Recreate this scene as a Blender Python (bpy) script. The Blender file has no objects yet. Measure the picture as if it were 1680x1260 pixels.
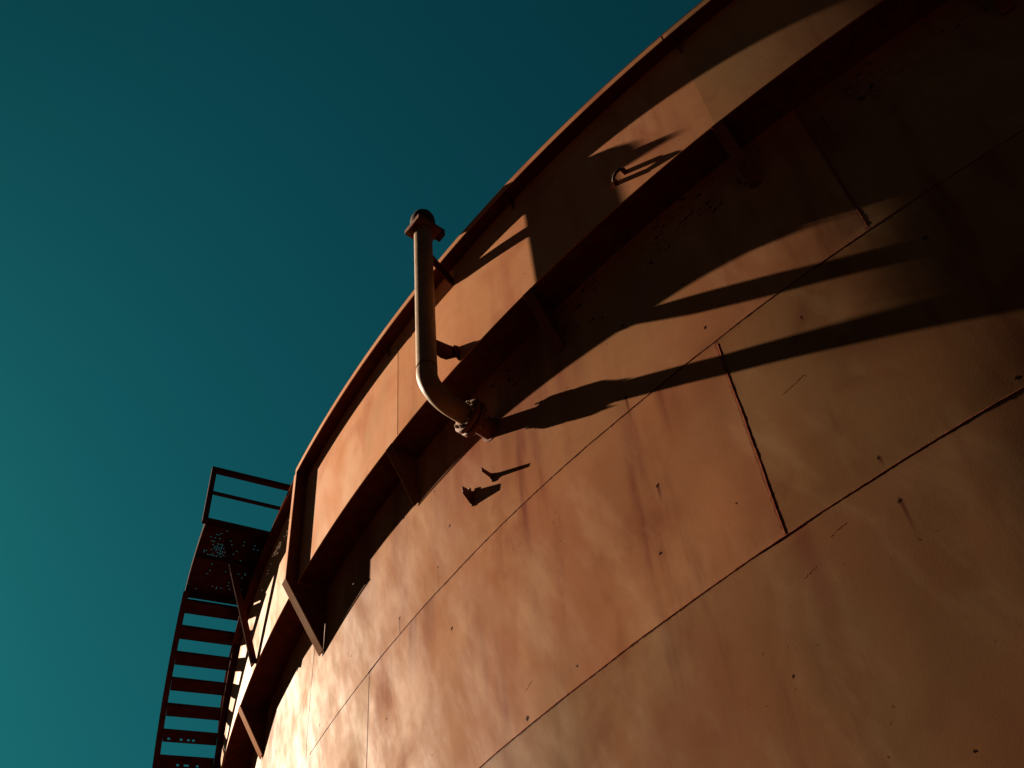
import bpy, bmesh, math, random
from mathutils import Vector, Matrix, noise
C = bpy.context.scene.collection
SC = bpy.context.scene
R_ = math.radians
EYE = 1.6                      # the photographer's eye above the ground; heights below are above the ground

# ------------------------------------------------------------------ camera
pitch, roll, yaw, D = 0.90712445, -0.12040917, -0.59054572, 25.668679
fwd = Vector((math.sin(yaw)*math.cos(pitch), math.cos(yaw)*math.cos(pitch), math.sin(pitch)))
r0 = Vector((math.cos(yaw), -math.sin(yaw), 0)); u0 = r0.cross(fwd)
rt = r0*math.cos(roll) + u0*math.sin(roll); up = -r0*math.sin(roll) + u0*math.cos(roll)
cd = bpy.data.cameras.new('camera'); cam = bpy.data.objects.new('camera', cd); C.objects.link(cam)
cam.matrix_world = Matrix(((rt.x, up.x, -fwd.x, 0), (rt.y, up.y, -fwd.y, -D), (rt.z, up.z, -fwd.z, EYE), (0, 0, 0, 1)))
cd.sensor_width = 36; cd.lens = 1919.47/1680*36; cd.clip_start = .05; cd.clip_end = 3000
SC.camera = cam

# ------------------------------------------------------------------ sky, sun, exposure
SUN_TH, SUN_EL = -87.7, 32.0   # bearing (degrees round the tank from the side that faces the camera) and elevation
sdir = Vector((math.sin(R_(SUN_TH))*math.cos(R_(SUN_EL)), -math.cos(R_(SUN_TH))*math.cos(R_(SUN_EL)), math.sin(R_(SUN_EL))))
W = bpy.data.worlds.new('World'); SC.world = W; W.use_nodes = True
nt = W.node_tree; bg = nt.nodes['Background']
sky = nt.nodes.new('ShaderNodeTexSky'); sky.sky_type = 'NISHITA'; sky.sun_disc = False
sky.sun_elevation = R_(SUN_EL); sky.sun_rotation = math.atan2(sdir.x, sdir.y)
sky.air_density = 1.0; sky.dust_density = .6; sky.ozone_density = 1.0
tint = nt.nodes.new('ShaderNodeMix'); tint.data_type = 'RGBA'; tint.blend_type = 'MULTIPLY'
tint.inputs[0].default_value = 1; tint.inputs[7].default_value = (.0158, .178, .137, 1)
nt.links.new(sky.outputs[0], tint.inputs[6])
# deep clear sky, dimmed behind the camera and near the horizon to cut ambient light
tc = nt.nodes.new('ShaderNodeTexCoord'); sx = nt.nodes.new('ShaderNodeSeparateXYZ'); nt.links.new(tc.outputs['Generated'], sx.inputs[0])
def mrange(sock, a, b, lo, hi):
    m = nt.nodes.new('ShaderNodeMapRange'); m.interpolation_type = 'SMOOTHSTEP'; nt.links.new(sock, m.inputs[0])
    for i, v in enumerate((a, b, lo, hi)): m.inputs[i+1].default_value = v
    return m.outputs[0]
fy = mrange(sx.outputs[1], -.35, .3, .6, 1); fz = mrange(sx.outputs[2], .12, .5, .2, 1)
fx = mrange(sx.outputs[0], -.75, .35, 1.06, .72)
mm = nt.nodes.new('ShaderNodeMath'); mm.operation = 'MULTIPLY'; nt.links.new(fy, mm.inputs[0]); nt.links.new(fz, mm.inputs[1])
dk = nt.nodes.new('ShaderNodeVectorMath'); dk.operation = 'SCALE'
m2 = nt.nodes.new('ShaderNodeMath'); m2.operation = 'MULTIPLY'; nt.links.new(mm.outputs[0], m2.inputs[0]); nt.links.new(fx, m2.inputs[1])
nt.links.new(tint.outputs[2], dk.inputs[0]); nt.links.new(m2.outputs[0], dk.inputs['Scale']); nt.links.new(dk.outputs[0], bg.inputs[0])
bg.inputs[1].default_value = .05
sl = bpy.data.lights.new('sun', 'SUN'); sun = bpy.data.objects.new('sun', sl); C.objects.link(sun)
sl.energy = 5.0; sl.angle = R_(.53); sl.color = (1, .82, .60)
sun.rotation_euler = sdir.to_track_quat('Z', 'Y').to_euler()
SC.view_settings.view_transform = 'Standard'; SC.view_settings.look = 'None'
SC.view_settings.exposure = 1.8; SC.view_settings.gamma = 1
try: SC.cycles.max_bounces = 6; SC.cycles.use_denoising = True
except Exception: pass

# ------------------------------------------------------------------ sizes
R = 20.0                         # tank shell
RF, ZF = 20.377, 9.842 + EYE     # stiffening girder: outer plate, its lower edge
RL, ZL = 20.545, 11.708 + EYE    # flange that stands out from the girder plate
ZG = 9.144 + EYE                 # foot of the gussets
RT, ZT = 20.44, 12.04 + EYE      # roof edge
ZA, ZB = 7.651 + EYE, 5.409 + EYE
STEP = math.degrees(.12181679)
GUS = [-2.70272 + STEP*k for k in range(-7, 4)]
FIN = -23.45                     # end plate where the flange stops

def pol(r, th, z): a = R_(th); return Vector((r*math.sin(a), -r*math.cos(a), z))

# ------------------------------------------------------------------ helpers
class MB:
    def __init__(s): s.v = []; s.f = []; s.smooth = []
    def add(s, vs, fs, sm=False):
        n = len(s.v); s.v += [Vector(v) for v in vs]; s.f += [[i+n for i in f] for f in fs]; s.smooth += [sm]*len(fs)
    def arc(s, ra, rb, ta, tb, za, zb, n=None):
        'ring segment of rectangular section'
        n = n or max(1, int(abs(tb-ta)/.5)); vs = []
        for i in range(n+1):
            t = ta+(tb-ta)*i/n
            vs += [pol(ra, t, za), pol(rb, t, za), pol(rb, t, zb), pol(ra, t, zb)]
        fs = []
        for i in range(n):
            for k in range(4):
                a, b = i*4+k, i*4+(k+1) % 4
                fs.append([a, a+4, b+4, b])
        fs += [[0, 1, 2, 3], [n*4+3, n*4+2, n*4+1, n*4]]
        s.add(vs, fs)
    def rz(s, poly, th, thick, off=0.0):
        'plate in a radial plane: polygon of (r, z), extruded along the tangent'
        a = R_(th); t = Vector((math.cos(a), math.sin(a), 0)); n = len(poly)
        vs = [pol(r, th, z)+t*(off-thick/2) for r, z in poly]+[pol(r, th, z)+t*(off+thick/2) for r, z in poly]
        fs = [list(range(n)), list(range(2*n-1, n-1, -1))]+[[i, i+n, (i+1) % n+n, (i+1) % n] for i in range(n)]
        s.add(vs, fs)
    def box(s, c, ax, ay, az, hx, hy, hz):
        ax, ay, az = Vector(ax).normalized(), Vector(ay).normalized(), Vector(az).normalized(); c = Vector(c)
        vs = [c+ax*hx*i+ay*hy*j+az*hz*k for k in (-1, 1) for j in (-1, 1) for i in (-1, 1)]
        s.add(vs, [[0, 2, 3, 1], [4, 5, 7, 6], [0, 1, 5, 4], [2, 6, 7, 3], [0, 4, 6, 2], [1, 3, 7, 5]])
    def bar(s, a, b, w, h, upv=(0, 0, 1)):
        a, b = Vector(a), Vector(b); d = (b-a); L = d.length; d.normalize()
        x = d.cross(Vector(upv)).normalized(); y = x.cross(d)
        s.box((a+b)/2, x, d, y, w/2, L/2, h/2)
    def tube(s, pts, rad, n=24, caps=True, rfun=None):
        pts = [Vector(p) for p in pts]; vs = []; fs = []
        prev = None
        for i, p in enumerate(pts):
            d = (pts[min(i+1, len(pts)-1)]-pts[max(i-1, 0)]).normalized()
            if prev is None:
                x = d.orthogonal().normalized()
            else:
                x = (prev-d*prev.dot(d)).normalized()
            prev = x; y = d.cross(x)
            for k in range(n):
                t = 2*math.pi*k/n; rr = rad if not rfun else rad*rfun(i, k)
                vs.append(p+(x*math.cos(t)+y*math.sin(t))*rr)
        for i in range(len(pts)-1):
            for k in range(n):
                a, b = i*n+k, i*n+(k+1) % n
                fs.append([a, b, b+n, a+n])
        s.add(vs, fs, True)
        if caps: s.add(vs[:n][::-1], [list(range(n))]); s.add(vs[-n:], [list(range(n))])
    def lathe(s, prof, c, ax, n=32):
        'profile of (radius, height along ax) about the axis ax through c'
        c = Vector(c); ax = Vector(ax).normalized(); x = ax.orthogonal().normalized(); y = ax.cross(x); vs = []; fs = []
        for r, h in prof:
            for k in range(n):
                t = 2*math.pi*k/n; vs.append(c+ax*h+(x*math.cos(t)+y*math.sin(t))*r)
        for i in range(len(prof)-1):
            for k in range(n):
                a, b = i*n+k, i*n+(k+1) % n; fs.append([a, b, b+n, a+n])
        s.add(vs, fs, True)
        s.add(vs[:n][::-1], [list(range(n))]); s.add(vs[-n:], [list(range(n))])
    def build(s, name, mat, parent=None, base=(0, 0, 0), bevel=0):
        m = bpy.data.meshes.new(name); b = Vector(base)
        m.from_pydata([v-b for v in s.v], [], s.f); m.update()
        bm = bmesh.new(); bm.from_mesh(m); bmesh.ops.recalc_face_normals(bm, faces=bm.faces); bm.to_mesh(m); bm.free()
        for p, sm in zip(m.polygons, s.smooth): p.use_smooth = sm
        m.materials.append(mat)
        o = bpy.data.objects.new(name, m); C.objects.link(o)
        if parent: o.parent = parent
        else: o.location = b
        if bevel:
            md = o.modifiers.new('bevel', 'BEVEL'); md.width = bevel; md.segments = 2; md.limit_method = 'ANGLE'; md.angle_limit = R_(40)
        return o

def thing(name, label, cat, loc=(0, 0, 0), group=None):
    o = bpy.data.objects.new(name, None); C.objects.link(o); o.location = loc
    o['label'] = label; o['category'] = cat
    if group: o['group'] = group
    return o

# ------------------------------------------------------------------ materials
class NT:
    def __init__(s, name):
        s.m = bpy.data.materials.new(name); s.m.use_nodes = True; s.t = s.m.node_tree
        s.b = s.t.nodes['Principled BSDF']
    def n(s, typ, **k):
        o = s.t.nodes.new('ShaderNode'+typ)
        for a, b in k.items(): setattr(o, a, b)
        return o
    def put(s, sock, v):
        if hasattr(v, 'links'): s.t.links.new(v, sock)
        else: sock.default_value = v
    def math(s, op, a, b=0.0, c=0.0, clamp=False):
        o = s.n('Math', operation=op, use_clamp=clamp)
        s.put(o.inputs[0], a); s.put(o.inputs[1], b); s.put(o.inputs[2], c); return o.outputs[0]
    def mix(s, f, a, b, mode='MIX'):
        o = s.n('Mix', data_type='RGBA', blend_type=mode)
        s.put(o.inputs[0], f); s.put(o.inputs[6], a if hasattr(a, 'links') else (*a, 1)); s.put(o.inputs[7], b if hasattr(b, 'links') else (*b, 1))
        return o.outputs[2]
    def ramp(s, x, lo, hi, a=0.0, b=1.0):
        o = s.n('MapRange', interpolation_type='SMOOTHSTEP'); s.put(o.inputs[0], x)
        s.put(o.inputs[1], lo); s.put(o.inputs[2], hi); s.put(o.inputs[3], a); s.put(o.inputs[4], b); return o.outputs[0]
    def noise(s, vec, scale, detail=3.0, rough=.5, dist=0.0):
        o = s.n('TexNoise'); s.put(o.inputs['Vector'], vec); s.put(o.inputs['Scale'], scale)
        s.put(o.inputs['Detail'], detail); s.put(o.inputs['Roughness'], rough); s.put(o.inputs['Distortion'], dist); return o.outputs[0]
    def vec(s, x, y, z):
        o = s.n('CombineXYZ'); s.put(o.inputs[0], x); s.put(o.inputs[1], y); s.put(o.inputs[2], z); return o.outputs[0]
    def xyz(s, v):
        o = s.n('SeparateXYZ'); s.put(o.inputs[0], v); return o.outputs
    def bump(s, h, dist, strength=1.0, nrm=None):
        o = s.n('Bump'); s.put(o.inputs['Height'], h); s.put(o.inputs['Distance'], dist); s.put(o.inputs['Strength'], strength)
        if nrm is not None: s.put(o.inputs['Normal'], nrm)
        return o.outputs[0]

def unwrapped(g):
    'metres round the tank and metres up'
    p = g.n('NewGeometry').outputs['Position']; x, y, z = g.xyz(p)
    u = g.math('MULTIPLY', g.math('ARCTAN2', x, g.math('MULTIPLY', y, -1.0)), R)
    return p, u, z

def paint(name, tan, terra, pale, rust, pits=1.0, band=False, rough=.5, wave=0.0):
    g = NT(name); p, u, z = unwrapped(g)
    v = g.vec(u, z, 0.0)
    n1 = g.noise(v, .42, 5, .55, .4)
    n2 = g.noise(g.vec(u, g.math('MULTIPLY', z, .45), 3.0), 1.1, 5, .6, .3)
    n3 = g.noise(g.vec(u, g.math('MULTIPLY', z, .10), 7.0), 3.2, 4, .6)
    n4 = g.noise(v, 6.0, 5, .65)
    fine = g.noise(v, 55.0, 3, .6)
    col = g.mix(g.ramp(n1, .36, .66), tan, terra)
    col = g.mix(g.ramp(n2, .48, .72, 0, .5), col, pale)
    col = g.mix(g.math('MULTIPLY', g.ramp(n3, .5, .78), g.ramp(n1, .35, .62, .25, 1.0)), col, rust)
    col = g.mix(g.ramp(n4, .35, .75, 0, .2), col, tuple(c*.72 for c in terra))
    n5 = g.noise(g.vec(u, g.math('MULTIPLY', z, .8), 21.0), .75, 4, .5, .6)
    col = g.mix(g.ramp(n5, .52, .72, 0, .65), col, rust)
    n6 = g.noise(g.vec(u, g.math('MULTIPLY', z, .55), 33.0), .9, 3, .5)
    col = g.mix(g.ramp(n6, .52, .70, 0, .5), col, (tan[0]*.74, tan[1]*.86, tan[2]*.84))
    n7 = g.noise(g.vec(g.math('ADD', u, g.math('MULTIPLY', z, .35)), g.math('MULTIPLY', z, .3), 41.0), 2.6, 4, .6)
    col = g.mix(g.ramp(n7, .52, .75, 0, .4), col, pale)
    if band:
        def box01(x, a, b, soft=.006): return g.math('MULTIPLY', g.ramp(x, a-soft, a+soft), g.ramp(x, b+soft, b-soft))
        for (a, b, za, zb, f) in ((-5.19, 9.3, ZB, ZA, (.75, .82, .78)), (-.94, 10.8, ZA, 30, (.78, .84, .8)), (-60, -24.4, ZA, 30, (1.15, 1.3, 1.4)), (-24.4, -.94, ZA, 30, (1.08, 1.08, 1.08)), (-34.1, -19.68, ZB, ZA, (1.08, 1.12, 1.15)), (-60, -16.5, 0, ZB, (1.05, 1.06, 1.08)), (-19.68, -5.19, ZB, ZA, (1.06, 1.02, 1.02)), (-16.5, 2.1, 0, ZB, (.74, .77, .76)), (2.1, 30, 0, ZB, (.70, .74, .72))):  # plates differ in tone; right darkened, left lifted to stand in for light falloff
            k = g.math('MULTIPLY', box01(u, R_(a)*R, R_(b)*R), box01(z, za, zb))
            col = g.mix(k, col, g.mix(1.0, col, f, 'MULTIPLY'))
        rag2 = g.math('MULTIPLY', g.math('SUBTRACT', g.noise(g.vec(g.math('MULTIPLY', u, 2.0), z, 6.0), 13.0, 4, .65), .45), .06)
        for (a, za, zb, w) in ((-24.4, ZA, 30, .004), (-.94, ZA, 30, .012), (-19.68, ZB, ZA, .005), (-5.19, ZB, ZA, .014)):
            dd = g.math('SUBTRACT', g.math('ABSOLUTE', g.math('SUBTRACT', u, R_(a)*R)), rag2)
            k = g.math('MULTIPLY', g.ramp(dd, w+.008, w, 0, .6), box01(z, za, zb)); col = g.mix(k, col, (.10, .027, .017))
        dd = g.math('ABSOLUTE', g.math('SUBTRACT', u, R_(-4.9)*R)); k = g.math('MULTIPLY', g.ramp(dd, .13, .0), g.math('MULTIPLY', g.ramp(z, ZB, ZB-.02), g.ramp(z, ZB-1.5, ZB))); col = g.mix(g.math('MULTIPLY', k, .5), col, (.12, .028, .019))
    spk = g.math('MULTIPLY', g.ramp(g.noise(g.vec(u, g.math('MULTIPLY', z, .8), 51.0), 24.0, 2, .5), .69, .74), g.ramp(g.noise(g.vec(u, z, 57.0), .8, 3, .6), .53, .66))
    col = g.mix(g.math('MULTIPLY', spk, .8), col, (.05, .014, .01))
    # rust pits with a run below each
    vo = g.n('TexVoronoi', voronoi_dimensions='2D', feature='F1'); g.put(vo.inputs['Vector'], v); g.put(vo.inputs['Scale'], 1.15)
    d = g.n('VectorMath', operation='SUBTRACT'); g.put(d.inputs[0], vo.outputs['Position']); g.put(d.inputs[1], v)
    du, dz, _ = g.xyz(d.outputs[0]); rc, gc, bc = g.xyz(vo.outputs['Color'])
    wob = g.math('MULTIPLY', g.math('SUBTRACT', g.noise(v, 30.0, 3, .6), .5), .05)
    rad = g.math('MULTIPLY', g.ramp(rc, .25, 1.0), .025*pits)
    dist = g.math('ADD', g.math('SQRT', g.math('ADD', g.math('MULTIPLY', du, du), g.math('MULTIPLY', dz, dz))), wob)
    pit = g.ramp(dist, rad, g.math('MULTIPLY', rad, .45))
    pit = g.math('MULTIPLY', pit, g.ramp(rad, .004, .008))
    runw = g.math('ADD', g.math('MULTIPLY', rad, .35), .004)
    run = g.math('MULTIPLY', g.ramp(g.math('ABSOLUTE', g.math('ADD', du, g.math('MULTIPLY', wob, .2))), g.math('MULTIPLY', runw, 1.8), g.math('MULTIPLY', runw, .3)),
                 g.math('MULTIPLY', g.ramp(dz, 0.0, .01), g.ramp(dz, g.math('MULTIPLY', gc, .55), 0.0)))
    run = g.math('MULTIPLY', run, g.ramp(bc, .45, .7, 0, .9))
    run = g.math('MULTIPLY', run, g.ramp(rad, .012, .02))
    col = g.mix(run, col, (.09, .025, .017)); col = g.mix(pit, col, (.02, .007, .005))
    if band:
        rag = g.math('MULTIPLY', g.math('SUBTRACT', g.noise(g.vec(u, g.math('MULTIPLY', z, 2.0), 5.0), 16.0, 4, .65), .45), .05)
        for zz in (ZA, ZB):
            near = g.math('SUBTRACT', g.math('ABSOLUTE', g.math('SUBTRACT', z, zz-.006)), rag)
            seam = g.ramp(near, .011, .003, 0, .7)
            col = g.mix(seam, col, (.033, .010, .007))
        stain = g.math('MULTIPLY', g.ramp(g.noise(g.vec(u, 0.0, 11.0), 1.4, 4, .6), .53, .68), g.math('MULTIPLY', g.ramp(z, ZA-.9, ZA), g.ramp(z, ZA+.005, ZA)))
        col = g.mix(g.math('MULTIPLY', stain, .8), col, (.11, .028, .019))
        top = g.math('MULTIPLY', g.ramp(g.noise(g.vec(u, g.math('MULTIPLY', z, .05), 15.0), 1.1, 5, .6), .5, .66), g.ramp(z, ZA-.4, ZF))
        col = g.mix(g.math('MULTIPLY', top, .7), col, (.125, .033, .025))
    if band:      # flaking along the top of the shell, just under the girder
        sp = g.noise(g.vec(u, g.math('MULTIPLY', z, 1.3), 2.0), 9.0, 6, .7)
        sel = g.math('MULTIPLY', g.ramp(z, ZG-.55, ZG+.25), g.math('MULTIPLY', g.ramp(g.noise(v, .9, 2), .36, .55), g.ramp(u, -8.0, -3.0, .75, 1.0)))
        flk = g.math('MULTIPLY', g.ramp(g.math('SUBTRACT', sp, g.math('MULTIPLY', g.math('SUBTRACT', 1.0, sel), .25)), .56, .6), g.ramp(sel, .02, .2))
        col = g.mix(flk, col, (.016, .0055, .0045)); pit = g.math('MAXIMUM', pit, flk)
    if not band:                                  # girder colour darkened at right, raised at left to paint in light falloff
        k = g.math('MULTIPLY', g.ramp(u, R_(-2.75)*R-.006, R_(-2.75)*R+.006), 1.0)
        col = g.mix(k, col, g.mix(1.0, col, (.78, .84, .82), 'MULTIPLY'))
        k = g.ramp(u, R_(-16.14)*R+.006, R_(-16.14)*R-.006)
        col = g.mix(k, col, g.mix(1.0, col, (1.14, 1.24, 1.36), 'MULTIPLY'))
    g.put(g.b.inputs['Base Color'], col); g.put(g.b.inputs['Specular IOR Level'], g.math('MULTIPLY', g.ramp(n7, .35, .68, .25, 1.0), g.math('MULTIPLY', g.ramp(n5, .66, .46, .25, 1.0), .0095)))
    g.put(g.b.inputs['Roughness'], g.math('ADD', g.math('MULTIPLY', pit, .3), g.ramp(n4, .2, .8, rough-.015, rough+.02)))
    h = g.math('ADD', g.math('MULTIPLY', g.noise(v, 14.0, 4, .6), .2), g.math('MULTIPLY', fine, .22))
    h = g.math('SUBTRACT', h, g.math('MULTIPLY', pit, .5))
    nb = g.bump(h, .0009)
    g.put(g.b.inputs['Normal'], nb)
    return g.m

def steel(name, a, b, rust, rough=.6, scale=8.0, spec=.06):
    g = NT(name); p = g.n('NewGeometry').outputs['Position']
    n1 = g.noise(p, scale, 5, .62); n2 = g.noise(p, scale*5, 4, .6)
    col = g.mix(g.ramp(n1, .35, .65), a, b); col = g.mix(g.ramp(n2, .56, .7, 0, .8), col, rust)
    g.put(g.b.inputs['Base Color'], col); g.b.inputs['Specular IOR Level'].default_value = spec
    g.put(g.b.inputs['Roughness'], g.ramp(n2, .3, .7, rough, rough+.25))
    g.put(g.b.inputs['Normal'], g.bump(g.math('ADD', n1, g.math('MULTIPLY', n2, .5)), .004))
    return g.m

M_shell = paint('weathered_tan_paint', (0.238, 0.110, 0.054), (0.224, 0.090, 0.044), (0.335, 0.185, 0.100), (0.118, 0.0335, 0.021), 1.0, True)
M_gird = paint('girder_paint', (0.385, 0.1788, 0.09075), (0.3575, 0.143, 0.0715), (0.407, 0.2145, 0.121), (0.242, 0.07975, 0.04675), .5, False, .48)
M_trim = steel('primer_painted_steel', (0.1045, 0.03025, 0.0165), (0.0715, 0.01925, 0.01155), (0.033, 0.00935, 0.00605), .85, 8, 0)
M_gust = steel('shade_darkened_gusset_paint', (.13, .045, .024), (.095, .032, .018), (.045, .014, .009), .8, 6, 0)  # girder paint with shade darkened in, for gussets and end plate
M_stair = steel('rusty_stair_steel', (0.052, 0.0145, 0.0115), (0.034, 0.0095, 0.0075), (0.0165, 0.0055, 0.0044), .85, 8, .01)
M_pipe = steel('tan_pipe_paint', (0.20, 0.118, 0.066), (0.175, 0.098, 0.054), (0.115, 0.052, 0.028), .45, 3.0, .1)
M_valve = steel('dark_valve_steel', (0.055, 0.02475, 0.01925), (0.033, 0.0165, 0.01375), (0.01925, 0.011, 0.0088), .5, 20)
M_flange = steel('red_primer_flange', (0.15, 0.06, 0.034), (0.11, 0.04, 0.024), (0.05, 0.018, 0.012), .6, 14)
M_weld = steel('rusty_weld_bead', (0.14, 0.04, 0.024), (0.075, 0.02, 0.012), (0.0121, 0.00495, 0.00385), .9, 16, 0)
M_bolt = steel('worn_bolt_steel', (0.24, 0.17, 0.12), (0.17, 0.11, 0.075), (0.0825, 0.0385, 0.02475), .4, 30)
M_ground = steel('dry_earth', (.018, .007, .003), (.024, .010, .0045), (.012, .005, .003), .9, .4)
M_ground.node_tree.nodes['Principled BSDF'].inputs['Specular IOR Level'].default_value = 0

# ------------------------------------------------------------------ ground
gb = MB(); n = 96
gb.add([pol(1500, 360*i/n, 0) for i in range(n)], [list(range(n))])
gr = gb.build('ground', M_ground); gr['kind'] = 'structure'

# ------------------------------------------------------------------ storage tank
tank = thing('storage_tank', 'huge round storage tank of tan rust-streaked welded steel plates filling the right', 'tank')
V_UP = [-38.4+27.72*0, -24.40, -0.94, 10.8]       # vertical seams of the top course (z >= ZA)
V_MID = [-34.1, -19.68, -5.19, 9.3]                # of the course between the two ring seams
V_LOW = [-27.0, -16.5, 2.1]
def bell(x, w): return math.exp(-(x/w)**2)
def disp(th, z):
    u = R_(th)*R
    d = .011*noise.noise(Vector((u*.55, z*.5, 1.7)))+.005*noise.noise(Vector((u*1.3, z*.8, 5.1)))+(.0009)*noise.noise(Vector((u*3.1, z*1.6, 9.3)))
    for zz in (ZA, ZB): d -= .0025*bell(z-zz, .2)
    seams = V_UP if z > ZA else V_MID if z > ZB else V_LOW
    for s in seams: d -= .004*bell((th-s)*R_(1)*R, .2)
    return d
ths = [-180+2.5*i for i in range(int((180-52)/2.5)+1)]
ths = [-180+i*2.0 for i in range(64)]+[-52+i*.14 for i in range(int(74/.14)+1)]
t = ths[-1]+2
while t < 179: ths.append(t); t += 2
zs = [0, 1, 2, 3, 4]+[4.5+i*.06 for i in range(int((ZF+.2-4.5)/.06)+1)]+[ZT-.34]
vs = []; fs = []; N = len(ths)
for z in zs:
    for th in ths:
        vs.append(pol(R+(disp(th, z) if z > 4 and -52 < th < 22 else 0), th, z))
for j in range(len(zs)-1):
    for i in range(N):
        a, b = j*N+i, j*N+(i+1) % N
        fs.append([a, b, b+N, a+N])
sb = MB(); sb.add(vs, fs, True)
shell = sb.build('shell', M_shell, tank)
for p in shell.data.polygons: p.use_smooth = True

def weld(pts_tz, rad, name='weld_seam', proud=.0025):
    'a bead sunk in the plate so that it stands only a little proud'
    b = MB(); pts = []
    for i, (th, z) in enumerate(pts_tz):
        j = .0007*noise.noise(Vector((th*9, z*14, 3)))+.0007*noise.noise(Vector((th*31, z*47, 8)))
        pts.append(pol(R+disp(th, z)-rad+proud+j, th, z))
    b.tube(pts, rad, 14, True)
    return b.build(name, M_weld, shell)
for zz, sd in ((ZA, 1), (ZB, 2)):
    weld([(-45+i*.07, zz+.006*noise.noise(Vector((i*.05, sd, 0)))) for i in range(int(66/.07))], .012)
def vseam(th, z0, z1, rad, proud=.002): weld([(th+.03*noise.noise(Vector((i*.05, th, 0))), z0+i*.022) for i in range(int((z1-z0)/.022))], rad, 'weld_seam', proud)
for th in V_UP: vseam(th, ZA+.01, ZF-.02, .008)
for th in V_MID: vseam(th, ZB+.01, ZA-.01, *((.015, .0028) if abs(th+5.19) < .1 else (.009, .002)))
for th in V_LOW[:1]: vseam(th, ZB-2.2, ZB-.01, .008)
def scar(th, z, L, dz):
    k = 9
    weld([(th+math.degrees(L/R)*(i/k-.5)+.012*random.uniform(-1, 1), z+dz*(i/k-.5)+.006*random.uniform(-1, 1)) for i in range(k+1)], .004, 'weld_scar', .0009)

random.seed(5)
for a in ((-3.9, 6.62+EYE, .2, .05), (-5.0, 5.02+EYE, .10, .02), (-4.2, 5.20+EYE, .13, .03), (-12.4, 5.75+EYE, .09, .05)):
    scar(*a)
# girder: outer plate, soffit, gussets
b = MB(); b.arc(RF-.012, RF, -58, 24, ZF, ZL+.02, 900)
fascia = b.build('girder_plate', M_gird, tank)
b = MB(); b.arc(R-.02, RF-.014, -58, 24, ZF+.006, ZF+.02, 600); b.build('girder_soffit', M_trim, tank)
b = MB(); b.arc(RF-.003, RL-.012, FIN-.02, 24, ZL, ZL+.014, 500); b.arc(RF-.003, 20.50, -58, FIN+.02, ZL+.002, ZL+.014, 70); b.build('girder_flange', M_trim, tank)
b = MB(); b.arc(RL-.012, RL, FIN-.02, -2.95, ZL-.002, ZL+.095, 220); b.arc(RL-.012, RL, -2.9, 24, ZL-.002, ZL+.095, 270); b.build('flange_lip', M_gird, tank)
for th in GUS[1::4]:                                        # plate joints of the girder
    b = MB(); b.tube([pol(RF-.003, th+.52, z) for z in [ZF+.02+i*.05 for i in range(int((ZL-ZF)/.05))]], .0055, 8)
    b.build('weld_seam', M_weld, fascia)
# end plate
th = FIN
b = MB(); b.rz([(RF-.003, ZL-.002), (RF-.003, ZF-.04), (RL-.01, ZF-.04), (RL-.01, ZL-.002)], th, .012)
ep = b.build('end_plate', M_gust, tank, bevel=.003)
b = MB(); b.rz([(RL-.008, ZL-.004), (RL-.008, ZF-.06), (RL+.002, ZF-.06), (RL+.002, ZL-.004)], th, .09); b.build('edge_strip', M_gird, ep, bevel=.002)
# gussets
for th in GUS:
    ro, zo = (RF, ZF) if abs(th-FIN) > 1 else (RL, ZF-.04)
    zg = ZG
    if abs(th-FIN) < 1: th = FIN; zg = ZG-.27
    g = MB(); g.rz([(R+.0, ZF), (ro-.012, ZF if ro == RF else zo), (R+.0, zg-.02)], th, .012)
    d = Vector((ro-R, zo-zg)).normalized(); nn = Vector((d.y, -d.x))
    P, Q = Vector((ro-.004, zo-.004)), Vector((R+.012, zg))
    w = .12
    go = g.build('gusset', M_gust, tank, bevel=.002)
    g = MB(); g.rz([tuple(P), tuple(Q), tuple(Q+nn*.014), tuple(P+nn*.014)], th, w); g.build('gusset_flange', M_gird if th < -20 else M_gust, go, bevel=.002)  # lit flanges take the lighter paint, shaded ones the darkened paint
for th in GUS:
    if th < FIN-.5: continue
    if abs(th-FIN) < 1: continue
    g = MB(); g.rz([(RF+.001, ZL-.001), (RL-.004, ZL-.001), (RL-.004, ZL-.03), (RF+.001, ZL-.2)], th, .012); g.build('stiffener', M_trim, tank)
# roof edge
b = MB(); b.arc(20.24, 20.26, -180, 180, ZL-.2, ZT-.0, 360); b.build('roof_curb', M_trim, tank)
b = MB(); vs = [pol(RT, i, ZT) for i in range(360)]; b.add(vs+[pol(RT, i, ZT+.03) for i in range(360)]+[Vector((0, 0, ZT+1.2))],
      [list(range(359, -1, -1))]+[[i, (i+1) % 360, 360+(i+1) % 360, 360+i] for i in range(360)]+[[360+i, 360+(i+1) % 360, 720] for i in range(360)])
b.build('roof', M_trim, tank)

# ------------------------------------------------------------------ vent pipe
TH = -12.85; RP = 20.79; rp = .108
rad_ = Vector((math.sin(R_(TH)), -math.cos(R_(TH)), 0)); tan_ = Vector((math.cos(R_(TH)), math.sin(R_(TH)), 0)); UP = Vector((0, 0, 1))
A = R_(86); Rb = .32; z0 = 9.36+EYE
cpts = [(RP, 12.16+EYE), (RP, 11.4+EYE), (RP, 10.6+EYE), (RP, z0+.15)]+[(RP-Rb*(1-math.cos(A*i/14)), z0-Rb*math.sin(A*i/14)) for i in range(15)]
r1, z1 = cpts[-1]; def_at = lambda r: (r, z1-(r1-r)/math.tan(A))
nz = pol(*(lambda q: (q[0], TH, q[1]))(def_at(20.0)))
base = nz
vent = thing('vent_pipe', 'tan bent vent pipe rising past the tank rim to a square flange and black cap', 'pipe', base)
pd = (pol(def_at(20.0)[0], TH, def_at(20.0)[1])-pol(r1, TH, z1)).normalized()     # direction into the tank
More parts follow.
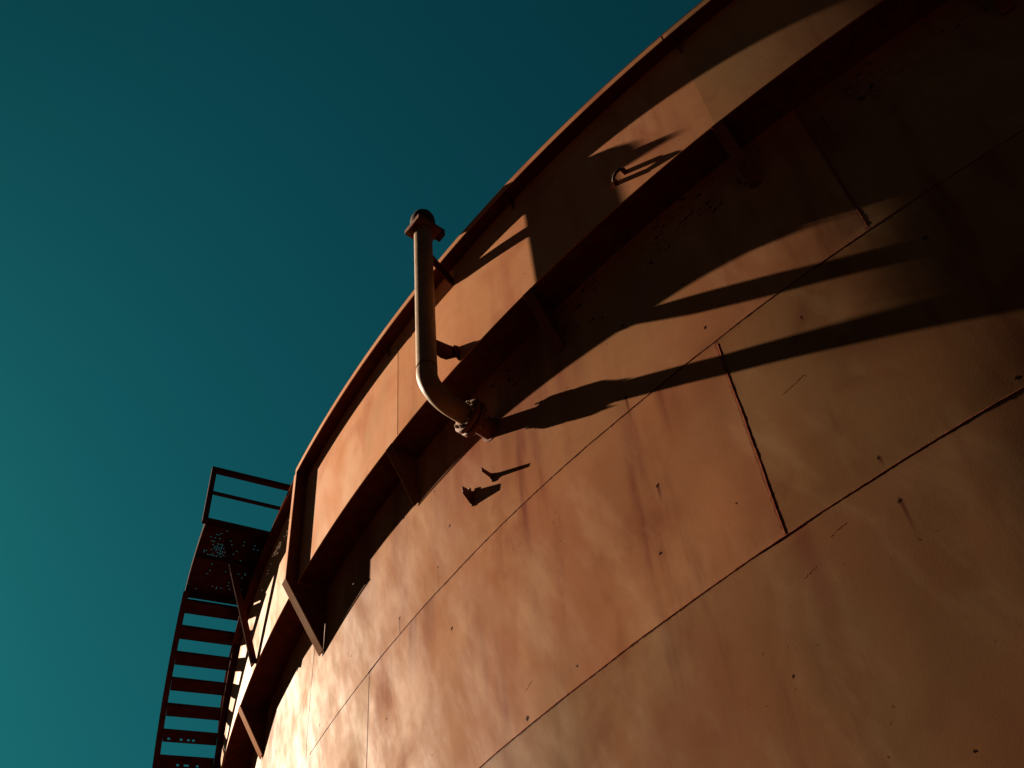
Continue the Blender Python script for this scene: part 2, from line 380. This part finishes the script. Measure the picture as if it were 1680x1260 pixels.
fl = pol(def_at(20.28)[0], TH, def_at(20.28)[1])
b = MB(); b.tube([pol(r, TH, z) for r, z in cpts]+[fl-pd*.01], rp, 40); b.build('pipe', M_pipe, vent, base)
b = MB(); b.tube([pol(RP, TH, z0+.075-.01), pol(RP, TH, z0+.075), pol(RP, TH, z0+.075+.01)], rp+.003, 40, False); b.build('pipe_weld', M_weld, vent, base)
for k, off in enumerate((-.035, .035)):
    b = MB(); b.lathe([(rp+.002, -.028), (.185, -.026), (.19, -.02), (.19, .02), (.185, .026), (rp+.002, .028)], fl+pd*(off+.02), pd, 40)
    f = b.build('pipe_flange', M_flange, vent, base)
xa = pd.cross(tan_).normalized()
for k in range(8):
    t = 2*math.pi*(k+.5)/8; o = (tan_*math.cos(t)+xa*math.sin(t))*.147
    b = MB(); c = fl+pd*.02+o
    b.lathe([(.011, -.10), (.011, .10)], c, pd, 10); b.lathe([(.021, -.085), (.021, -.066)], c, pd, 6); b.lathe([(.021, .066), (.021, .085)], c, pd, 6)
    b.build('bolt', M_bolt, vent, base, .002)
b = MB(); b.tube([fl+pd*.03, fl+pd*.1, nz+pd*.02], rp, 40); b.build('nozzle', M_flange, vent, base)
b = MB()
k = 28; vs = []
for rr, ro in ((.10, .006), (.135, .006), (.135, -.02), (.10, -.02)):
    for i in range(k):
        t = 2*math.pi*i/k; vs.append(pol(R+ro+disp(TH, nz.z), TH+math.degrees(rr*math.cos(t)/R), nz.z+rr*math.sin(t)))
b.add(vs, [[j*k+i, j*k+(i+1) % k, ((j+1) % 4)*k+(i+1) % k, ((j+1) % 4)*k+i] for j in range(4) for i in range(k)]); b.build('nozzle_pad', M_flange, vent, base)
# head: square flange, drum, lug
zt = 12.13+EYE; top = pol(RP, TH, 0)
b = MB(); b.lathe([(rp+.016, -.05), (rp+.016, .0)], top+UP*zt, UP, 36); b.build('collar', M_flange, vent, base)
b = MB(); b.box(top+UP*(zt+.045), tan_, rad_, UP, .145, .165, .045); fp = b.build('square_flange', M_flange, vent, base, .006)
for sx in (-.08, .08):
    b = MB(); b.lathe([(.016, -.004), (.016, .004)], top+UP*(zt+.045)-tan_*.146+rad_*sx, -tan_, 12); b.build('bolt_hole', M_valve, fp, base)
b = MB(); b.lathe([(.135, 0), (.148, .03), (.152, .12), (.147, .2), (.125, .265), (.08, .30), (.02, .312)], top+UP*(zt+.09), UP, 40); b.build('cap', M_valve, vent, base)
b = MB(); b.box(top+UP*(zt+.10)+tan_*.05-rad_*.205, tan_, rad_, UP, .06, .045, .07); b.box(top+UP*(zt+.16)+tan_*.05-rad_*.19, tan_, rad_, UP, .035, .07, .02); b.build('hinge_lug', M_valve, vent, base, .008)
b = MB(); b.rz([(RP-.09, 11.78+EYE), (RL-.0, 11.64+EYE), (RF+.003, 11.50+EYE), (RF+.003, 11.34+EYE), (RF+.07, 11.36+EYE), (RP-.09, 11.57+EYE)], TH, .016); b.build('support_bracket', M_trim, vent, base, .002)
b = MB(); b.rz([(RP-.09, 10.035+EYE), (20.485, 10.08+EYE), (RF+.003, 10.12+EYE), (RF+.003, 9.95+EYE), (20.41, 9.93+EYE), (20.53, 9.80+EYE), (20.61, 9.775+EYE), (RP-.09, 9.81+EYE)], TH, .016); b.build('support_bracket', M_trim, vent, base, .002)
b = MB(); b.rz([(RF+.07, 10.085+EYE), (RF+.002, 10.11+EYE), (RF+.002, 9.86+EYE), (RF+.03, 9.87+EYE), (RF+.06, 9.93+EYE)], TH, .014, .03); b.build('bracket_plate', M_trim, vent, base, .002)

# ------------------------------------------------------------------ clips and eye on the tank
def clip(name, label, th, zc, poly, extra):
    bs = pol(R, th, zc); t = thing(name, label, 'bracket', bs, 'cut-off clips welded to the shell')
    b = MB(); b.rz([(R+r, zc+z) for r, z in poly], th, .012); pl = b.build('plate', M_flange, t, bs, .002)
    for (r, z, w) in extra:
        b = MB(); b.box(pol(R+r, th, zc+z), pol(1, th, 0), pol(1, th+90, 0), (0, 0, 1), w, w*.7, w)
        b.build('weld_stub', M_bolt, pl, bs, .003)
clip('welded_clip', 'wider rusty clip plate sticking out below the pipe nozzle', -13.93, 8.36+EYE,
     [(-.01, -.10), (.02, -.115), (.12, -.0), (.125, .09), (-.01, .085)], [(.012, -.11, .012), (.03, .10, .014)])
clip('welded_clip', 'narrow rusty clip bar sticking out right of the wider plate', -12.98, 8.36+EYE,
     [(-.01, -.07), (.012, -.08), (.04, -.03), (.135, .0), (.14, .045), (.03, .03), (-.01, .05)], [(.010, -.06, .013)])
bs = pol(RF, -5.75, 10.25+EYE)
eye = thing('lifting_eye', 'small bent lifting eye with two lugs on the dim girder plate', 'lifting eye', bs)
a, c = pol(RF, -5.92, 10.215+EYE), pol(RF, -5.56, 10.27+EYE); ou = pol(1, -5.75, 0)
b = MB(); b.tube([a+ou*.0, a+ou*.05, a*.8+c*.2+ou*.062+UP*.02, a*.5+c*.5+ou*.07+UP*.024, a*.2+c*.8+ou*.062+UP*.02, c+ou*.05, c+ou*.0], .016, 12); b.build('ring', M_valve, eye, bs)
for q, tq in ((a, -5.92), (c, -5.56)):
    b = MB(); b.box(q+ou*.022, ou, pol(1, tq+90, 0), UP, .03, .02, .034); b.build('lug', M_trim, eye, bs, .004)

# ------------------------------------------------------------------ staircase
RO, RI = 21.265, 20.475
RD = 20.385; P0, P1, ZP = -28.15, -32.3, 12.25+EYE
bs = pol(20.9, -32, ZP)
st = thing('spiral_staircase', 'dark rusty spiral stairs climbing the tank side to a railed landing', 'staircase', bs)
def deck():
    b = MB(); rnd = random.Random(4); nu, nv = 84, 58
    rows = [RD+.002+(RO-RD+.046)*j/nv for j in range(nv+1)]; cols = [P0+(P1-P0)*i/nu for i in range(nu+1)]
    vs = [pol(r, t, ZP) for r in rows for t in cols]; fs = []
    for j in range(nv):
        for i in range(nu):
            x, y = i/nu, j/nv
            hole = (i % 2 == 1 and j % 2 == 1)
            p = .006+.8*bell(x-.36, .12)*bell(y-.72, .14)+.08*bell(x-.7, .10)*bell(y-.72, .2)+.05*bell(y-.3, .2)
            if hole and rnd.random() < p: continue
            a = j*(nu+1)+i; fs.append([a, a+1, a+nu+2, a+nu+1])
    b.add(vs, fs); o = b.build('landing_deck', M_stair, st, bs)
    md = o.modifiers.new('solid', 'SOLIDIFY'); md.thickness = .006
deck()
b = MB(); b.arc(RO+.05, RO+.062, P0+.02, P1, ZP-.13, ZP+.02); b.build('landing_beam', M_stair, st, bs)
b = MB(); b.arc(RD-.012, RD, P0+.02, P1, ZP-.13, ZP-.003); b.build('landing_beam', M_stair, st, bs)
for t in (P0, P1):
    b = MB(); b.bar(pol(RD+.002, t, ZP-.075), pol(RO+.048, t, ZP-.075), .012, .15); b.build('landing_beam', M_stair, st, bs)
b = MB(); b.bar(pol(RD+.002, (P0+P1)/2, ZP-.04), pol(RO+.04, (P0+P1)/2, ZP-.04), .05, .06); b.build('landing_beam', M_stair, st, bs)
# railing
rl = MB(); RR = RO+.075
for t in (P0,): rl.bar(pol(RR, t, ZP-.1), pol(RR, t, ZP+1.03), .075, .075, pol(1, t, 0))
rl.build('rail_post', M_stair, st, bs, .003)
b = MB(); b.bar(pol(RR+.037, P0, ZP+1.0), pol(19.95, P0, ZP+1.0), .075, .075); b.build('top_rail', M_stair, st, bs, .003)
b = MB(); b.bar(pol(RR, P0, ZP+.52), pol(19.95, P0, ZP+.52), .04, .045); b.build('mid_rail', M_stair, st, bs, .003)
b = MB(); b.bar(pol(19.95, P0, ZT+.02), pol(19.95, P0, ZP+1.03), .06, .06, pol(1, P0, 0)); b.build('rail_post', M_stair, st, bs, .003)
# treads and stringers
T0, DT, Z0, DZ = -33.05, .885, 12.03+EYE, .22
NT_ = 17
for k in range(NT_):
    t, z = T0-DT*k, Z0-DZ*k
    b = MB(); nn = 22; rnd = random.Random(k+11)
    # plate with a few rusted-through holes near the back edge
    vs = [pol(RI+(RO-RI)*i/nn, t+DT*.98*j/6, z) for j in range(7) for i in range(nn+1)]; fs = []
    for j in range(6):
        for i in range(nn):
            if k in (5, 6) and j == 1 and 2 < i < nn-2 and rnd.random() < .3: continue
            a = j*(nn+1)+i; fs.append([a, a+1, a+nn+2, a+nn+1])
    b.add(vs, fs)
    tr = b.build('tread', M_stair, st, bs); md = tr.modifiers.new('solid', 'SOLIDIFY'); md.thickness = .005
    b = MB(); b.arc(RI, RO, t+DT*.98, t+DT*.98-.02, z-.045, z, 1)
    b.build('tread_lip', M_stair, tr, bs)
def stringer(r, w):
    b = MB(); n = 120; vs = []
    for i in range(n+1):
        s = i/n*(NT_+.4)-.9; t = T0-DT*s+.3; zc = Z0-DZ*s
        for rr, dz in ((r, -.13), (r+w, -.13), (r+w, .1), (r, .1)): vs.append(pol(rr, t, zc+dz))
    fs = [[i*4+q, i*4+4+q, i*4+4+(q+1) % 4, i*4+(q+1) % 4] for i in range(n) for q in range(4)]+[[0, 1, 2, 3], [n*4+3, n*4+2, n*4+1, n*4]]
    b.add(vs, fs); return b.build('stringer', M_stair, st, bs)
def flange_strip(ra, rb):
    b = MB(); n = 120; vs = []
    for i in range(n+1):
        s = i/n*(NT_+.4)-.9; t = T0-DT*s+.3; zc = Z0-DZ*s
        for rr, dz in ((ra, -.142), (rb, -.142), (rb, -.132), (ra, -.132)): vs.append(pol(rr, t, zc+dz))
    fs = [[i*4+q, i*4+4+q, i*4+4+(q+1) % 4, i*4+(q+1) % 4] for i in range(n) for q in range(4)]+[[0, 1, 2, 3], [n*4+3, n*4+2, n*4+1, n*4]]
    b.add(vs, fs); return b
so = stringer(RO+.004, .012); flange_strip(RO+.0, RO+.085).build('stringer_flange', M_stair, so, bs)
si = stringer(RI-.016, .012); flange_strip(RI-.10, RI-.002).build('stringer_flange', M_stair, si, bs)
# braces under the landing and the flight
b = MB(); b.bar(pol(20.97, -28.75, ZP-.13), pol(RF+.03, -28.07, ZF+.02), .10, .012, tan_); b.bar(pol(20.97, -28.88, ZP-.13), pol(RF+.03, -28.20, ZF+.02), .012, .09, tan_); b.build('brace', M_stair, st, bs)
for th in (-37.9, -44.0):
    zz = Z0-DZ*((T0-th)/DT)-.32
    b = MB(); b.rz([(RF-.05, zz), (RO+.0, zz+.10), (RO+.0, zz+.02), (RF-.05, zz-.55)], th, .05); b.build('brace', M_stair, st, bs)
